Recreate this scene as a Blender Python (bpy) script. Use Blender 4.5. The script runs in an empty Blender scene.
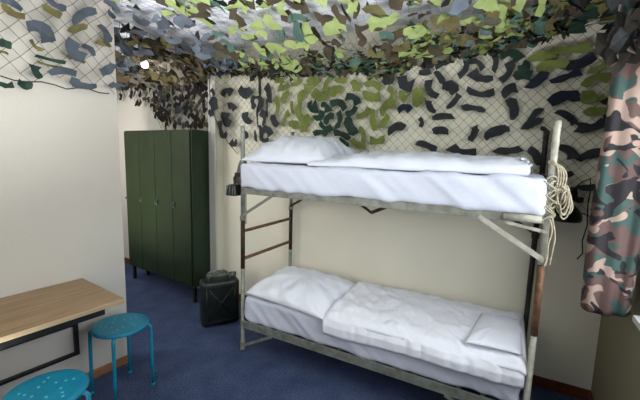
import bpy, bmesh, math, random
from mathutils import Vector, Matrix, noise
from math import sin, cos, pi, radians, sqrt
random.seed(7)
S = bpy.context.scene
COL = S.collection
R = random.uniform

# ------------------------------------------------------------------ camera
F, PITCH, ROLL, YAW = 352.6, .13034, .02797, -.49742
CAM = Vector((1.7435, -2.0087, 1.55))
fw = Vector((sin(YAW)*cos(PITCH), cos(YAW)*cos(PITCH), -sin(PITCH)))
rt0 = Vector((cos(YAW), -sin(YAW), 0)); up0 = rt0.cross(fw)
rt = cos(ROLL)*rt0 + sin(ROLL)*up0; up = -sin(ROLL)*rt0 + cos(ROLL)*up0
cd = bpy.data.cameras.new('camera'); cam = bpy.data.objects.new('camera', cd); COL.objects.link(cam)
cd.sensor_width = 36; cd.lens = 36*F/640; cd.clip_start = .02
M = Matrix.Identity(4)
for i in range(3): M[i][0], M[i][1], M[i][2], M[i][3] = rt[i], up[i], -fw[i], CAM[i]
cam.matrix_world = M; S.camera = cam
def spot(px, py, p0, n):
    """where on a real plane (p0, n) a thing seen in the photo stands"""
    d = fw + (px-320)/F*rt - (py-200)/F*up
    t = (Vector(p0)-CAM).dot(Vector(n))/d.dot(Vector(n)); return CAM + d*t

# ------------------------------------------------------------------ materials
def lin(c): return tuple((v/255/12.92 if v/255 <= .04045 else ((v/255+.055)/1.055)**2.4) for v in c) + (1,)
def mat(name, rgb, rough=.6, metal=0, rgb2=None, scale=8, bump=0, bscale=None, spec=.3, detail=4, stretch=None, trans=0, lo=.35, hi=.65, sheen=0):
    m = bpy.data.materials.new(name); m.use_nodes = True
    nt = m.node_tree; b = nt.nodes['Principled BSDF']
    b.inputs['Base Color'].default_value = lin(rgb); b.inputs['Roughness'].default_value = rough
    b.inputs['Metallic'].default_value = metal; b.inputs['Specular IOR Level'].default_value = spec
    if sheen: b.inputs['Sheen Weight'].default_value = sheen
    tc = nt.nodes.new('ShaderNodeTexCoord'); mp = nt.nodes.new('ShaderNodeMapping')
    nt.links.new(tc.outputs['Object'], mp.inputs[0])
    if stretch: mp.inputs['Scale'].default_value = stretch
    if rgb2:
        n = nt.nodes.new('ShaderNodeTexNoise'); n.inputs['Scale'].default_value = scale; n.inputs['Detail'].default_value = detail
        nt.links.new(mp.outputs[0], n.inputs['Vector'])
        r = nt.nodes.new('ShaderNodeValToRGB'); r.color_ramp.elements[0].position = lo; r.color_ramp.elements[1].position = hi
        r.color_ramp.elements[0].color = lin(rgb); r.color_ramp.elements[1].color = lin(rgb2)
        nt.links.new(n.outputs['Fac'], r.inputs[0]); nt.links.new(r.outputs[0], b.inputs['Base Color'])
    if bump:
        n2 = nt.nodes.new('ShaderNodeTexNoise'); n2.inputs['Scale'].default_value = bscale or scale*4; n2.inputs['Detail'].default_value = 3
        nt.links.new(mp.outputs[0], n2.inputs['Vector'])
        bp = nt.nodes.new('ShaderNodeBump'); bp.inputs['Strength'].default_value = bump; bp.inputs['Distance'].default_value = .01
        nt.links.new(n2.outputs['Fac'], bp.inputs['Height']); nt.links.new(bp.outputs[0], b.inputs['Normal'])
    if trans:
        t = nt.nodes.new('ShaderNodeBsdfTranslucent'); t.inputs[0].default_value = lin(rgb)
        mx = nt.nodes.new('ShaderNodeMixShader'); mx.inputs[0].default_value = trans
        o = nt.nodes['Material Output']
        nt.links.new(b.outputs[0], mx.inputs[1]); nt.links.new(t.outputs[0], mx.inputs[2]); nt.links.new(mx.outputs[0], o.inputs[0])
    return m
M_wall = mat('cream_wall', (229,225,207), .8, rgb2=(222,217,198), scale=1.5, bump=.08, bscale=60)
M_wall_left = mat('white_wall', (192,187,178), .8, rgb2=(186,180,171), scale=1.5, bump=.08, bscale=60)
M_wall_r = mat('shaded_right_wall', (146,138,112), .8, rgb2=(138,130,105), scale=1.5)  # right wall's shade painted in as a darker base colour
M_wall_f = mat('grey_wall', (120,116,108), .8)  # unseen wall, darkened to cut the bounced fill light
M_hall = mat('hall_wall', (202,197,186), .8, rgb2=(194,189,178), scale=1.5)
M_ceil = mat('ceiling_paint', (226,229,236), .85)
M_case = mat('door_casing_paint', (204,202,194), .55)
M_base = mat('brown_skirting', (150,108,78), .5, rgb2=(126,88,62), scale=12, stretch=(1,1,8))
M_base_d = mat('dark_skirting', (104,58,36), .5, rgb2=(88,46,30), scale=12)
M_carpet = mat('blue_carpet', (84,96,126), .95, rgb2=(64,77,108), scale=5, bump=.6, bscale=220, spec=.05, detail=8, lo=.3, hi=.7)
def carpet_fleck():
    nt = M_carpet.node_tree; b = nt.nodes['Principled BSDF']; r = [n for n in nt.nodes if n.type == 'VALTORGB'][0]
    n = nt.nodes.new('ShaderNodeTexNoise'); n.inputs['Scale'].default_value = 90; n.inputs['Detail'].default_value = 4
    tc = [q for q in nt.nodes if q.type == 'TEX_COORD'][0]; nt.links.new(tc.outputs['Object'], n.inputs['Vector'])
    mx = nt.nodes.new('ShaderNodeMix'); mx.data_type = 'RGBA'; mx.blend_type = 'MULTIPLY'; mx.inputs[0].default_value = .75
    r2 = nt.nodes.new('ShaderNodeValToRGB'); r2.color_ramp.elements[0].position = .35; r2.color_ramp.elements[1].position = .62
    r2.color_ramp.elements[0].color = (.45,.45,.5,1); r2.color_ramp.elements[1].color = (1.1,1.1,1.1,1)
    nt.links.new(n.outputs['Fac'], r2.inputs[0]); nt.links.new(r.outputs[0], mx.inputs[6]); nt.links.new(r2.outputs[0], mx.inputs[7])
    nt.links.new(mx.outputs[2], b.inputs['Base Color'])
carpet_fleck()
M_sheet = mat('white_sheet', (198,202,215), .85, bump=.35, bscale=18, spec=.1)
M_duvet = mat('white_duvet', (236,237,244), .85, bump=.5, bscale=11, spec=.1)
M_pillow = mat('white_pillowcase', (234,236,244), .85, bump=.4, bscale=14, spec=.1)
M_top = mat('white_top_bedding', (206,209,219), .85, bump=.6, bscale=12, spec=.1)
M_steel = mat('grey_green_steel', (140,142,132), .5, .25, rgb2=(112,114,104), scale=25, spec=.4)
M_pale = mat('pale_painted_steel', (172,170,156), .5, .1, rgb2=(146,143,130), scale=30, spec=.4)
M_rust = mat('rusty_brown_steel', (70,50,36), .6, .3, rgb2=(46,40,34), scale=40)
M_rust_l = mat('worn_rust_steel', (124,90,64), .6, .2, rgb2=(86,62,44), scale=40)
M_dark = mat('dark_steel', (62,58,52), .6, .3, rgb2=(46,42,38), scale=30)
M_maroon = mat('maroon_webbing', (84,62,66), .9)
M_lock = mat('army_green_paint', (37,50,25), .42, .1, rgb2=(31,43,22), scale=6, spec=.4)
M_lock_side = mat('army_green_side', (36,58,38), .42, .1, rgb2=(32,50,34), scale=6, spec=.4)
M_lock_gap = mat('locker_gap', (22,28,18), .8)
M_can = mat('jerrycan_green', (36,42,38), .38, .2, rgb2=(28,33,31), scale=14, spec=.5, bump=.15, bscale=30)
M_can_w = mat('worn_can_metal', (120,126,120), .4, .3, rgb2=(52,60,54), scale=40)
M_teal = mat('turquoise_paint', (20,128,158), .35, .0, rgb2=(16,118,150), scale=10, spec=.4)
M_stud = mat('blue_dot_glints', (86,170,190), .4)  # pale colour stands in for light glinting off the embossed dots
def wood():
    m = bpy.data.materials.new('table_wood'); m.use_nodes = True; nt = m.node_tree; b = nt.nodes['Principled BSDF']
    tc = nt.nodes.new('ShaderNodeTexCoord'); mp = nt.nodes.new('ShaderNodeMapping'); mp.inputs['Scale'].default_value = (14,1.2,6)
    n = nt.nodes.new('ShaderNodeTexNoise'); n.inputs['Scale'].default_value = 3; n.inputs['Detail'].default_value = 8; n.inputs['Distortion'].default_value = .6
    r = nt.nodes.new('ShaderNodeValToRGB'); r.color_ramp.elements[0].color = lin((124,98,70)); r.color_ramp.elements[1].color = lin((154,127,96))
    r.color_ramp.elements[0].position = .3; r.color_ramp.elements[1].position = .7
    nt.links.new(tc.outputs['Object'], mp.inputs[0]); nt.links.new(mp.outputs[0], n.inputs['Vector']); nt.links.new(n.outputs['Fac'], r.inputs[0])
    nt.links.new(r.outputs[0], b.inputs['Base Color']); b.inputs['Roughness'].default_value = .5; return m
M_wood = wood()
M_wood_edge = mat('table_edge', (170,148,116), .5)
M_black = mat('black_metal', (26,27,28), .45, .2, spec=.4)
M_lampblk = mat('black_lamp', (24,26,28), .35, .1, spec=.5)
M_cord = mat('net_cord', (52,52,46), .9)
M_cord_g = mat('net_cord_grey', (112,114,112), .9)
M_cord_d = mat('net_cord_dark', (30,30,28), .9)
M_rope = mat('beige_rope', (176,168,146), .85, rgb2=(140,130,108), scale=60)
M_white = mat('white_frame', (225,225,222), .5)
def leafm(name, c, c2=None, tr=.15): return mat(name, c, .8, rgb2=c2 or tuple(int(v*.82) for v in c), scale=9, spec=.15, trans=tr)
LM = [leafm('leaf_charcoal', (58,61,64)), leafm('leaf_olive', (122,134,72)), leafm('leaf_dark_green', (48,70,60)), leafm('leaf_navy', (46,52,66)),
      leafm('leaf_blue_grey', (82,90,100)), leafm('leaf_olive_brown', (112,106,68)), leafm('leaf_lime', (158,172,112), (138,154,96), .2),  # blue-grey leaf carries reflected sky light in its colour
      leafm('leaf_teal', (84,112,100)), leafm('leaf_brown', (78,70,56)), leafm('leaf_black', (40,36,32)), leafm('leaf_grey_brown', (128,122,106)),
      leafm('leaf_slate', (112,122,134)), leafm('leaf_rust', (96,82,60))]
K,G,T,B,U,O,LI,TE,BR,BK,GB,SL,RU = range(13)
def camo():
    m = bpy.data.materials.new('camouflage_cloth'); m.use_nodes = True; nt = m.node_tree; b = nt.nodes['Principled BSDF']
    b.inputs['Roughness'].default_value = .75; b.inputs['Specular IOR Level'].default_value = .2
    tc = nt.nodes.new('ShaderNodeTexCoord')
    cur = None
    for i,(c,sc,th,off) in enumerate([((90,71,67),4,0,0),((58,78,74),4.4,.52,3.1),((152,132,120),4.6,.57,9.3),((40,38,42),5.2,.56,17.7)]):
        if i == 0:
            rgb = nt.nodes.new('ShaderNodeRGB'); rgb.outputs[0].default_value = lin(c); cur = rgb.outputs[0]; continue
        mp = nt.nodes.new('ShaderNodeMapping'); mp.inputs['Location'].default_value = (off,off*1.7,off*.4); mp.inputs['Scale'].default_value = (1,1,1.25)
        n = nt.nodes.new('ShaderNodeTexNoise'); n.inputs['Scale'].default_value = sc*1.65; n.inputs['Detail'].default_value = 1.5; n.inputs['Distortion'].default_value = .8
        r = nt.nodes.new('ShaderNodeValToRGB'); r.color_ramp.elements[0].position = th; r.color_ramp.elements[1].position = th+.012
        r.color_ramp.elements[0].color = (0,0,0,1); r.color_ramp.elements[1].color = (1,1,1,1)
        mx = nt.nodes.new('ShaderNodeMix'); mx.data_type = 'RGBA'
        nt.links.new(tc.outputs['Object'], mp.inputs[0]); nt.links.new(mp.outputs[0], n.inputs['Vector']); nt.links.new(n.outputs['Fac'], r.inputs[0])
        nt.links.new(r.outputs[0], mx.inputs[0]); nt.links.new(cur, mx.inputs[6]); mx.inputs[7].default_value = lin(c); cur = mx.outputs[2]
    nt.links.new(cur, b.inputs['Base Color']); return m
M_camo = camo()
def glassm():
    m = bpy.data.materials.new('window_glass'); m.use_nodes = True; nt = m.node_tree; o = nt.nodes['Material Output']
    t = nt.nodes.new('ShaderNodeBsdfTransparent'); g = nt.nodes.new('ShaderNodeBsdfGlossy'); g.inputs['Roughness'].default_value = .02
    mx = nt.nodes.new('ShaderNodeMixShader'); mx.inputs[0].default_value = .06
    nt.links.new(t.outputs[0], mx.inputs[1]); nt.links.new(g.outputs[0], mx.inputs[2]); nt.links.new(mx.outputs[0], o.inputs[0]); return m
M_glass = glassm()
def emis(name, c, s):
    m = bpy.data.materials.new(name); m.use_nodes = True; b = m.node_tree.nodes['Principled BSDF']
    b.inputs['Base Color'].default_value = lin(c); b.inputs['Emission Color'].default_value = lin(c); b.inputs['Emission Strength'].default_value = s; return m
M_glow = emis('lamp_glass', (255,252,246), 1.0)

# ------------------------------------------------------------------ mesh helpers
def link(name, bm, m, parent=None, smooth=False, loc=None, rotz=None, bevel=0, bsegs=2):
    me = bpy.data.meshes.new(name); bm.normal_update(); bm.to_mesh(me); bm.free()
    for mm in (m if isinstance(m, (list, tuple)) else [m]): me.materials.append(mm)
    o = bpy.data.objects.new(name, me); COL.objects.link(o)
    if smooth:
        for p in me.polygons: p.use_smooth = True
    if parent: o.parent = parent
    if loc is not None: o.location = loc
    if rotz is not None: o.rotation_euler = (0, 0, rotz)
    if bevel:
        bv = o.modifiers.new('bevel', 'BEVEL'); bv.width = bevel; bv.segments = bsegs; bv.limit_method = 'ANGLE'; bv.angle_limit = radians(40)
    return o
def thing(name, label, cat, loc=(0,0,0), rotz=0, group=None):
    o = bpy.data.objects.new(name, None); COL.objects.link(o); o.location = loc; o.rotation_euler = (0,0,rotz); o.empty_display_size = .05
    o['label'] = label; o['category'] = cat
    if group: o['group'] = group
    return o
def tag(o, label, cat, group=None):
    o['label'] = label; o['category'] = cat
    if group: o['group'] = group
    return o
def struct(name, bm, m, **k):
    o = link(name, bm, m, **k); o['kind'] = 'structure'; return o
def box(bm, a, b, mi=0):
    x0,y0,z0 = a; x1,y1,z1 = b
    v = [bm.verts.new(p) for p in ((x0,y0,z0),(x1,y0,z0),(x1,y1,z0),(x0,y1,z0),(x0,y0,z1),(x1,y0,z1),(x1,y1,z1),(x0,y1,z1))]
    for f in ((3,2,1,0),(4,5,6,7),(0,1,5,4),(1,2,6,5),(2,3,7,6),(3,0,4,7)):
        bm.faces.new([v[i] for i in f]).material_index = mi
    return v
def bar(bm, p, q, w, h, upv=(0,0,1), mi=0):
    """rectangular bar from p to q, w across, h along upv"""
    p, q = Vector(p), Vector(q); d = (q-p).normalized(); u = Vector(upv); s = d.cross(u).normalized(); u = s.cross(d)
    vs = []
    for c in (p, q):
        for a, b in ((-1,-1),(1,-1),(1,1),(-1,1)): vs.append(bm.verts.new(c + s*a*w/2 + u*b*h/2))
    for f in ((0,1,2,3),(7,6,5,4),(0,4,5,1),(1,5,6,2),(2,6,7,3),(3,7,4,0)): bm.faces.new([vs[i] for i in f]).material_index = mi
def tube(bm, pts, r, n=8, cap=True, mi=0):
    pts = [Vector(p) for p in pts]; rings = []
    rr = r if isinstance(r, (list, tuple)) else [r]*len(pts)
    d0 = (pts[1]-pts[0]).normalized(); ref = Vector((0,0,1)) if abs(d0.z) < .9 else Vector((1,0,0))
    s = d0.cross(ref).normalized()
    for i, p in enumerate(pts):
        if i == 0: d = pts[1]-pts[0]
        elif i == len(pts)-1: d = pts[-1]-pts[-2]
        else: d = (pts[i+1]-pts[i]).normalized() + (pts[i]-pts[i-1]).normalized()
        d.normalize(); s = (s - d*s.dot(d)).normalized(); t = d.cross(s)
        rings.append([bm.verts.new(p + (s*cos(2*pi*k/n) + t*sin(2*pi*k/n))*rr[i]) for k in range(n)])
    for a, b in zip(rings, rings[1:]):
        for k in range(n): bm.faces.new((a[k], a[(k+1)%n], b[(k+1)%n], b[k])).material_index = mi
    if cap: bm.faces.new(rings[0][::-1]).material_index = mi; bm.faces.new(rings[-1]).material_index = mi
def lathe(bm, prof, c=(0,0,0), n=24, axis=None, mi=0):
    c = Vector(c); ax = Vector(axis or (0,0,1)).normalized(); s = ax.orthogonal().normalized(); t = ax.cross(s); rings = []
    for r, z in prof: rings.append([bm.verts.new(c + ax*z + (s*cos(2*pi*k/n)+t*sin(2*pi*k/n))*max(r,1e-4)) for k in range(n)])
    for a, b in zip(rings, rings[1:]):
        for k in range(n): bm.faces.new((a[k], a[(k+1)%n], b[(k+1)%n], b[k])).material_index = mi
    bm.faces.new(rings[0][::-1]).material_index = mi; bm.faces.new(rings[-1]).material_index = mi
def NB(): return bmesh.new()
def nz(x, y, z=0, s=1): return noise.noise(Vector((x*s, y*s, z)))

# ------------------------------------------------------------------ the room
XR, YW, HC = 2.31, .71, 2.52
TH = -.0984
W0 = Vector((-.603, -.549, 0)); LX = Vector((cos(TH), sin(TH), 0)); LY = Vector((-sin(TH), cos(TH), 0))
def Lp(x, y, z=0): return W0 + LX*x + LY*y + Vector((0,0,z))
LTH = -.086
bm = NB(); box(bm, (-4.0,-3.42,-.1), (2.43,1.25,0)); struct('floor', bm, M_carpet)
bm = NB(); box(bm, (-4.0,-3.42,HC), (2.43,1.25,HC+.1)); struct('ceiling', bm, M_ceil)
bm = NB(); box(bm, (-.97,YW,0), (XR,YW+.12,HC)); struct('wall_back', bm, M_wall)
# left partition
bm = NB(); box(bm, (-.12,-2.82,0), (0,0,HC)); struct('wall_left', bm, M_wall_left, loc=W0, rotz=TH)
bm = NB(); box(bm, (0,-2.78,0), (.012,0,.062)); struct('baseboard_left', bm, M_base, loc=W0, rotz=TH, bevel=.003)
# right wall around the window
WY0, WY1, WZ0, WZ1 = -1.75, .035, .86, 2.25
bm = NB()
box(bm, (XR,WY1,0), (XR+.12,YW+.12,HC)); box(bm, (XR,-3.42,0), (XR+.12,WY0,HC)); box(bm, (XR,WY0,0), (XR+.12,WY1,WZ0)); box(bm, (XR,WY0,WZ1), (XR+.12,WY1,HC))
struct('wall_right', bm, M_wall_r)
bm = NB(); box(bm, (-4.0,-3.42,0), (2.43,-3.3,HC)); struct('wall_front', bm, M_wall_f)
bm = NB(); box(bm, (-4.1,-3.42,0), (-3.98,1.25,HC)); struct('wall_hallway_left', bm, M_hall)
# hallway back wall, behind the locker
LK = Vector((-2.18,.488,0))
def Kp(x, y, z=0): return LK + Vector((cos(LTH),sin(LTH),0))*x + Vector((-sin(LTH),cos(LTH),0))*y + Vector((0,0,z))
bm = NB(); box(bm, (-1.9,.30,0), (1.235,.42,HC)); struct('wall_hallway_back', bm, M_hall, loc=LK, rotz=LTH)
bm = NB(); box(bm, (-1.8,.287,0), (.5,.30,.07)); struct('baseboard_hallway', bm, M_base_d, loc=LK, rotz=LTH)
# casing post between the hallway and the back wall
bm = NB(); box(bm, (-.95,.615,0), (-.875,.83,HC)); struct('wall_hallway_corner', bm, M_wall)
bm = NB(); box(bm, (-.96,.60,0), (-.868,.615,HC)); box(bm, (-.96,.594,0), (-.94,.6,HC)); box(bm,(-.885,.595,0),(-.868,.6,HC))
struct('trim_1', bm, M_case, bevel=.004)
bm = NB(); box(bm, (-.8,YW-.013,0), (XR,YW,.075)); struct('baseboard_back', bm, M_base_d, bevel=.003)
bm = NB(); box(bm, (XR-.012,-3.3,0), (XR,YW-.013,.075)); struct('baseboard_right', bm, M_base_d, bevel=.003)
# window
wr = bpy.data.objects.new('window_1', None); COL.objects.link(wr); wr['kind'] = 'structure'
bm = NB()
for a, b in (((XR+.03,WY0,WZ0),(XR+.09,WY0+.06,WZ1)),((XR+.03,WY1-.06,WZ0),(XR+.09,WY1,WZ1)),((XR+.03,WY0,WZ0),(XR+.09,WY1,WZ0+.06)),((XR+.03,WY0,WZ1-.06),(XR+.09,WY1,WZ1)),((XR+.03,-.89,WZ0),(XR+.09,-.83,WZ1))): box(bm, a, b)
struct('window_frame', bm, M_white, parent=wr, bevel=.004)
bm = NB(); box(bm, (XR+.058,WY0+.06,WZ0+.06), (XR+.062,WY1-.06,WZ1-.06)); struct('window_pane', bm, M_glass, parent=wr)
bm = NB(); box(bm, (XR-.03,WY0-.03,WZ0-.03), (XR+.03,WY1,WZ0)); struct('window_sill', bm, M_white, parent=wr, bevel=.005)

# ------------------------------------------------------------------ bunk bed
L_, W_ = 1.907, .655
bed = thing('bunk_bed', 'two-tier grey steel army bunk bed against the cream wall', 'bunk bed')
def post(x, y, m, mr):
    bm = NB()
    P = [(0,.02),(.03,.02),(.032,.0155),(.055,.0155),(.056,.021),(.085,.021),(.086,.0155),(.678,.0155),(.68,.0125),(1.055,.0125),(1.057,.0155),(1.70,.0155),(1.702,.0165),(1.735,.0165)]
    tube(bm, [(x,y,z) for z,_ in P], [r for _,r in P], 12)
    p = link('post', bm, m, bed, True)
    bm = NB(); tube(bm, ((x,y,.668),(x,y,1.07)), .0165, 12); link('connecting_tube', bm, mr, p, True)
    bm = NB(); tube(bm, ((x,y,1.04),(x,y,1.075)), .022, 12); link('collar', bm, m, p, True)
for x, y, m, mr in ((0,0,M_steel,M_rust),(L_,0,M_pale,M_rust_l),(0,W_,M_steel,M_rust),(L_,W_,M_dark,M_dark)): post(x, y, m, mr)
def rail(y, z0, z1, x0=.012, x1=L_-.012, s=1, m=M_steel):
    bm = NB(); box(bm, (x0,y-.004,z0), (x1,y+.004,z1)); a, b = (y, y+s*.04) if s > 0 else (y-.04, y)
    box(bm, (x0,a,z0), (x1,b,z0+.006))
    for k in range(5):
        x = x0+.1+k*(x1-x0-.2)/4; tube(bm, ((x,y-s*.007,(z0+z1)/2),(x,y,(z0+z1)/2)), .006, 8)
    return link('side_rail', bm, m, bed, bevel=.0015)
rail(-.016, 1.243, 1.289, s=1); rail(W_+.012, 1.243, 1.289, s=-1)
rail(-.016, .202, .262, s=1); rail(W_+.012, .202, .262, s=-1)
for x in (0, L_):
    for z in (1.266, .232):
        bm = NB(); bar(bm, (x,.0,z), (x,W_,z), .008, .045); link('end_rail', bm, M_steel, bed)
for z in (.957, .743):
    bm = NB(); bar(bm, (0,.0,z), (0,W_,z), .022, .022); link('ladder_rung', bm, M_rust_l, bed, bevel=.004)
def strap_grid(z, name):
    bm = NB()
    for k in range(15):
        x = .08 + k*(L_-.16)/14; box(bm, (x-.012,-.005,z-.003), (x+.012,W_,z))
    for k in range(5):
        y = .06+k*(W_-.12)/4; box(bm, (.01,y-.012,z-.006), (L_-.01,y+.012,z-.003))
    return link(name, bm, M_steel, bed)
strap_grid(1.284, 'spring_base'); strap_grid(.256, 'spring_base')
def brace(p, q, m, w=.006, h=.02):
    bm = NB(); bar(bm, p, q, w, h, (0,1,0) if False else (0,0,1)); d = (Vector(q)-Vector(p)).normalized()
    for c in (Vector(p)+d*.015, Vector(q)-d*.015): tube(bm, (c+Vector((0,-.009,0)), c+Vector((0,.006,0))), .007, 8)
    return link('brace', bm, m, bed)
brace((-.004,-.02,1.07), (.30,-.024,1.258), M_steel); brace((1.605,-.024,1.252), (1.917,-.02,1.062), M_pale, h=.026)
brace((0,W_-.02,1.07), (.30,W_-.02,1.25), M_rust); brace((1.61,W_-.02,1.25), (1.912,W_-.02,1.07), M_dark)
brace((-.004,-.02,.045), (.29,-.024,.205), M_steel); brace((1.51,-.024,.205), (1.912,-.02,.045), M_steel)
brace((1.73,-.02,1.235), (1.912,-.018,1.205), M_pale, h=.016)
bm = NB(); bar(bm, (.045,-.02,1.245), (.047,-.02,1.02), .003, .012, (1,0,0)); link('hook_strap', bm, M_steel, bed)
bm = NB(); bar(bm, (.75,.30,1.245), (.90,.30,1.152), .012, .016); bar(bm, (.90,.30,1.152), (1.02,.30,1.21), .016, .024); link('folding_stay', bm, M_dark, bed)
bm = NB(); tube(bm, ((1.72,-.026,1.266),(1.885,-.026,1.266)), .018, 12); link('rail_sleeve', bm, M_pale, bed, True)
bm = NB(); box(bm, (1.8975,-.005,1.285), (1.904,.60,1.47)); link('end_webbing', bm, M_maroon, bed, bevel=.003)

# ---- bedding
def rounded_block(x0, x1, y0, y1, z0, z1, r, wr, seed, nx=120, ny=40, nzs=14):
    """soft box from a subdivided shell, corners rounded, sheet wrinkles"""
    bm = NB(); cx, cy, cz = (x0+x1)/2, (y0+y1)/2, (z0+z1)/2; hx, hy, hz = (x1-x0)/2, (y1-y0)/2, (z1-z0)/2
    vm = {}
    def V(i, j, k):
        key = (i,j,k)
        if key in vm: return vm[key]
        p = Vector(((2*i/nx-1)*hx, (2*j/ny-1)*hy, (2*k/nzs-1)*hz))
        q = Vector((max(-hx+r,min(hx-r,p.x)), max(-hy+r,min(hy-r,p.y)), max(-hz+r,min(hz-r,p.z)))); d = p-q
        if d.length > 1e-6:
            d.normalize(); p = q + d*r
            w = 0
            X = p.x+cx; Zv = p.z
            w = wr*(.6*noise.noise(Vector((X*5+Zv*6+seed, p.y*4, Zv*3))) + .5*noise.noise(Vector((X*14+Zv*16+seed, p.y*9, Zv*5))))
            w += wr*.9*max(0, noise.noise(Vector((X*11+Zv*13+seed*2, p.y*2, Zv*1.5)))-.1)
            p = p + d*w
        vm[key] = bm.verts.new(p + Vector((cx,cy,cz))); return vm[key]
    for k in (0, nzs):
        for i in range(nx):
            for j in range(ny):
                f = [V(i,j,k),V(i+1,j,k),V(i+1,j+1,k),V(i,j+1,k)]; bm.faces.new(f if k else f[::-1])
    for j in (0, ny):
        for i in range(nx):
            for k in range(nzs):
                f = [V(i,j,k),V(i+1,j,k),V(i+1,j,k+1),V(i,j,k+1)]; bm.faces.new(f[::-1] if j else f)
    for i in (0, nx):
        for j in range(ny):
            for k in range(nzs):
                f = [V(i,j,k),V(i,j+1,k),V(i,j+1,k+1),V(i,j,k+1)]; bm.faces.new(f if i else f[::-1])
    return bm
o = link('mattress', rounded_block(-.004,1.896,-.038,.64,1.287,1.468,.028,.017,3.3), M_sheet, smooth=True)
tag(o, 'white-sheeted mattress on the upper bunk', 'mattress')
o = link('mattress', rounded_block(.022,1.872,-.012,.64,.258,.452,.03,.017,8.1), M_sheet, smooth=True)
tag(o, 'white-sheeted mattress on the lower bunk, under the draped duvet', 'mattress')
def pillow(corners, z, h, hb, seed, wr=.012, n=56, sag=.5, pin=.05):
    """corners: left-front, right-front, right-back, left-back"""
    c = [Vector(p) for p in corners]; bm = NB(); top = {}; bot = {}
    for i in range(n+1):
        for j in range(n+1):
            u, v = 2*i/n-1, 2*j/n-1
            uu = u*(1-pin*(1-v*v)); vv = v*(1-pin*(1-u*u)); a, b = (uu+1)/2, (vv+1)/2
            p = c[0]*(1-a)*(1-b) + c[1]*a*(1-b) + c[2]*a*b + c[3]*(1-a)*b
            prof = max(0,(1-abs(u)**3.2)*(1-abs(v)**3.2))**.62
            e = 1-min(1, 1.0*prof)
            ang = math.atan2(v, u)
            wv = wr*(noise.noise(Vector((p.x*5+seed,p.y*5,1)))+.6*noise.noise(Vector((p.x*13+p.y*8+seed,p.y*6-p.x*4,4))))
            rad = wr*1.0*noise.noise(Vector((ang*3.6+seed, 0, 0)))*(u*u+v*v)**.5
            wv = (wv+rad)*min(1, prof*2.2)
            top[i,j] = bm.verts.new((p.x, p.y, p.z+z+h*prof+wv))
            edge = i in (0,n) or j in (0,n)
            bot[i,j] = top[i,j] if edge else bm.verts.new((p.x, p.y, p.z+z-hb*prof**.6))
    for i in range(n):
        for j in range(n):
            bm.faces.new((top[i,j],top[i+1,j],top[i+1,j+1],top[i,j+1]))
            q = [bot[i,j],bot[i,j+1],bot[i+1,j+1],bot[i+1,j]]
            try: bm.faces.new(q)
            except ValueError: pass
    return bm
o = link('pillow', pillow([(.0,-.025,0),(.70,.0,0),(.74,.60,.01),(.06,.60,.01)], 1.49, .178, .02, 2.2, wr=.024, pin=.04), M_top, smooth=True)
tag(o, 'plump white pillow at the head of the upper bunk', 'pillow')
o = link('pillow', pillow([(.02,-.0,-.0),(.735,-.055,-.01),(.765,.60,.0),(-.005,.62,.02)], .478, .115, .02, 5.7, wr=.019, pin=.03), M_pillow, smooth=True)
tag(o, 'large flat white pillow at the head of the lower bunk', 'pillow')
# lower duvet: draped over the front edge
def sheet_grid(fn, nu, nv):
    bm = NB(); v = [[bm.verts.new(fn(i/nu, j/nv)) for j in range(nv+1)] for i in range(nu+1)]
    for i in range(nu):
        for j in range(nv): bm.faces.new((v[i][j], v[i+1][j], v[i+1][j+1], v[i][j+1]))
    return bm
def duvet_low(u, v):
    # v 0 back edge .. 1 hanging hem; cross-section (y, z)
    prof = [(.63,.462),(.625,.50),(.58,.525),(.45,.532),(.25,.530),(.08,.522),(0.0,.506),(-.035,.478),(-.05,.44),(-.048,.395),(-.03,.380)]
    t = v*(len(prof)-1); k = min(int(t), len(prof)-2); f = t-k
    f2 = f
    y = prof[k][0]*(1-f2)+prof[k+1][0]*f2; z = prof[k][1]*(1-f2)+prof[k+1][1]*f2
    x0 = .735 - .02*(1-v) ; x = x0 + (1.885-x0)*u
    endl = min(1, u/.03); endr = min(1, (1-u)/.025)
    e = (endl*endr)**.5
    if z > .462: z = .456 + (z-.456)*(.25+.75*e)
    s = 1 if v < .65 else .6
    w = .013*noise.noise(Vector((x*4+y*3, y*5-x*2, 2))) + .011*noise.noise(Vector((x*9-y*7, y*10+x*5, 5))) + .014*max(0,noise.noise(Vector((x*15+y*16, y*5, 9)))) + .006*noise.noise(Vector((x*24+y*9, y*20-x*8, 3)))
    if v > .7:
        y += w*.8 - .008*sin(x*9+1); z += .012*sin(x*5.1+.4)*(v-.7)/.3 + (.02*max(0,(u-.9)/.1))*(v-.7)/.3 - .0
    else: z += w*s*e
    return (x, y, z)
bm = sheet_grid(duvet_low, 150, 90)
o = link('duvet', bm, M_duvet, smooth=True); so = o.modifiers.new('thick', 'SOLIDIFY'); so.thickness = .012; so.offset = -1
tag(o, 'white duvet spread over the lower bunk with its hem hanging in front', 'duvet')
o = link('folded_towel', pillow([(1.59,-.02,0),(1.868,.0,.0),(1.868,.46,0),(1.645,.44,0)], .548, .034, .012, 9.4, wr=.006, n=30, pin=.015), M_pillow, smooth=True)
tag(o, 'folded white towel lying at the foot of the lower bunk', 'towel')
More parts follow.
